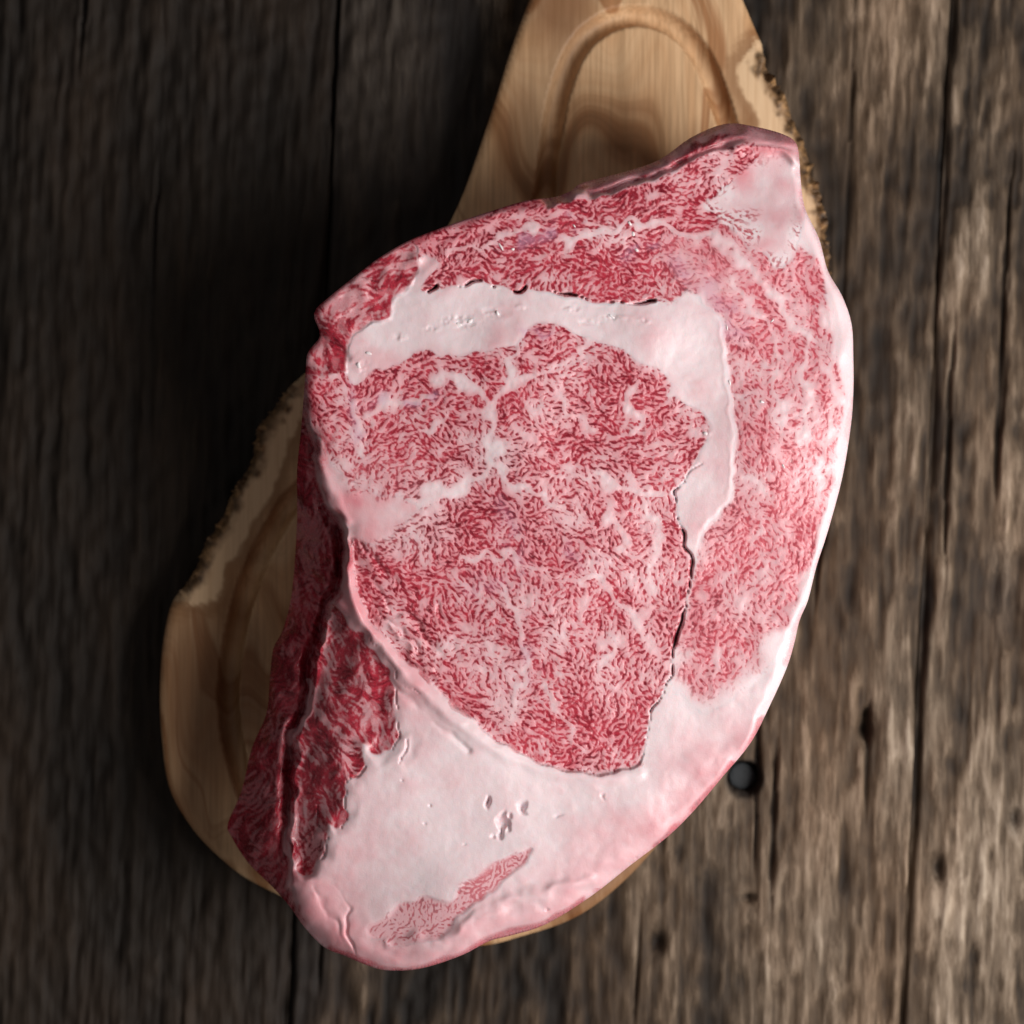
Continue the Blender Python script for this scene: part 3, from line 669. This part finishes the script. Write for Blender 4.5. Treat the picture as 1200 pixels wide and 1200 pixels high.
    for k in range(1, rows + 1):
        t = k / rows; w = t**1.6; rw = np.full(len(bv), int(20 + 300 * t)); fa, fb, fc = fl1[rw, ccol], fl2[rw, ccol], fl3[rw, ccol]
        ins = und * w + (.0007 * fa + .0012 * fb) * min(1, 3 * t) * (1 - t * .5)
        cs.append(np.stack([x0 + gx_ * ins, y0 - gy_ * ins, z0 * (1 - t) + (ZB + .0002) * t], -1))
        new = n_now + np.arange(len(bv)); n_now += len(bv)
        qs.append(np.stack([base[b_], base[a_], new[a_], new[b_]], -1)); ls.append(bl); base = new
        ww = F.r.standard_normal(len(bv))
        for key_, a in att.items(): add[key_].append(a[bv] * max(0, 1 - 5 * t) + min(1, 5 * t) * {'lean': .85 * sstep(-.6, .9, fb * .8 + .5 * fc + .3 * fa), 'blood': np.clip(.35 + .2 * fa, 0, 1), 'pink': np.clip(.4 + .2 * fa, 0, 1), 'membrane_tint': 0 * fa}[key_])
    co = np.concatenate(cs); q = np.concatenate(qs); ql = np.concatenate(ls); att = {k: np.concatenate(a) for k, a in add.items()}
    fn = np.cross(co[q[:, 2]] - co[q[:, 0]], co[q[:, 3]] - co[q[:, 1]])
    nr = np.zeros_like(co)
    for k in range(4):
        for ax in range(3): nr[:, ax] += np.bincount(q[:, k], fn[:, ax], len(co))
    nr /= np.linalg.norm(nr, axis=1)[:, None] + 1e-12
    ox, oy = unproject(620., 640., ZT)
    root = empty('beef_roast', (ox, oy, ZB))
    tag(root, 'thick raw cut of heavily marbled beef lying on the carving board', 'meat')
    labels = {0: 'smooth white fat at the narrow end', 1: 'round finely marbled eye muscle in the middle', 2: 'broad white fat seam round the eye', 3: 'dark red marbled band along the upper edge',
              4: 'pale fat corner beside the far flap', 5: 'pale marbled cap along the bright edge', 6: 'dark red lean knob at the edge', 7: 'pink fat wedge at the shadowed edge', 8: 'deep red lean flap beside the cleft',
              9: 'thin pink lean strip in the white fat', 10: 'dark red slab below the cleft in shadow', 11: 'blurred dark flap behind the far rim'}
    for L in np.unique(ql):
        f = q[ql == L]; vs, fi = np.unique(f, return_inverse=True); fi = fi.reshape(f.shape)
        o = mesh_obj(names[L], co[vs] - [ox, oy, ZB], fi, M_MEAT, root, {k: a[vs] for k, a in att.items()}, nr[vs])
        if int(L) in labels: o['label'] = labels[int(L)]
    # slivers of fat scraped up by the knife
    spots = [(587,289,9,2.2,60), (601,292,4,2.5,10), (673,265,4,2,50), (738,262,6,3,55), (742,274,5,3,75), (746,293,4.5,3,30), (538,380,7,3.5,20), (551,376,6,4,-30), (583,367,6,3,70), (717,371,8,2,30),
             (827,508,5,4,15), (893,471,5,2.5,20), (918,546,5,2.5,60), (432,414,7,3,10), (420,428,6,4,70), (905,376,5,2,-40), (852,384,6,2,80), (855,448,7,2,85)]
    rs = np.random.default_rng(17)
    for (pu, pv, a, bb, deg) in spots:
        zc = float(z[int(pv) - V0, int(pu) - U0]) + ZB; cx, cy = unproject(pu, pv, zc); sc = .000333
        ca, sa = math.cos(math.radians(deg)), math.sin(math.radians(deg)); nseg = 9; ring = []
        for k in range(nseg):
            th_ = 2 * math.pi * k / nseg; rr_ = .75 + .45 * rs.random()
            lx, ly = a * rr_ * math.cos(th_) * .62, bb * rr_ * math.sin(th_) * .62
            ring.append((lx * ca - ly * sa, lx * sa + ly * ca, .25 * rs.random()))
        low_ = [(cx + p * sc - ox, cy - q_ * sc - oy, zc - ZB - .0005) for p, q_, w_ in ring]
        mid_ = [(cx + p * sc * .92 - ox, cy - q_ * sc * .92 - oy, zc - ZB + .00012 + .00015 * w_) for p, q_, w_ in ring]
        top_ = [(cx + p * sc * .45 - ox, cy - q_ * sc * .45 - oy, zc - ZB + .00022 + .00022 * rs.random()) for p, q_, w_ in ring]
        cap_ = [(cx - ox, cy - oy, zc - ZB + .00036)]
        tri = []
        for r0 in (0, nseg):
            for k in range(nseg):
                k2 = (k + 1) % nseg; tri += [(r0 + k, r0 + k2, r0 + nseg + k), (r0 + nseg + k, r0 + k2, r0 + nseg + k2)]
        tri += [(2 * nseg + k, 2 * nseg + (k + 1) % nseg, 3 * nseg) for k in range(nseg)]
        mesh_obj('fat_sliver', low_ + mid_ + top_ + cap_, tri, M_CRUMB, root)
build_beef()
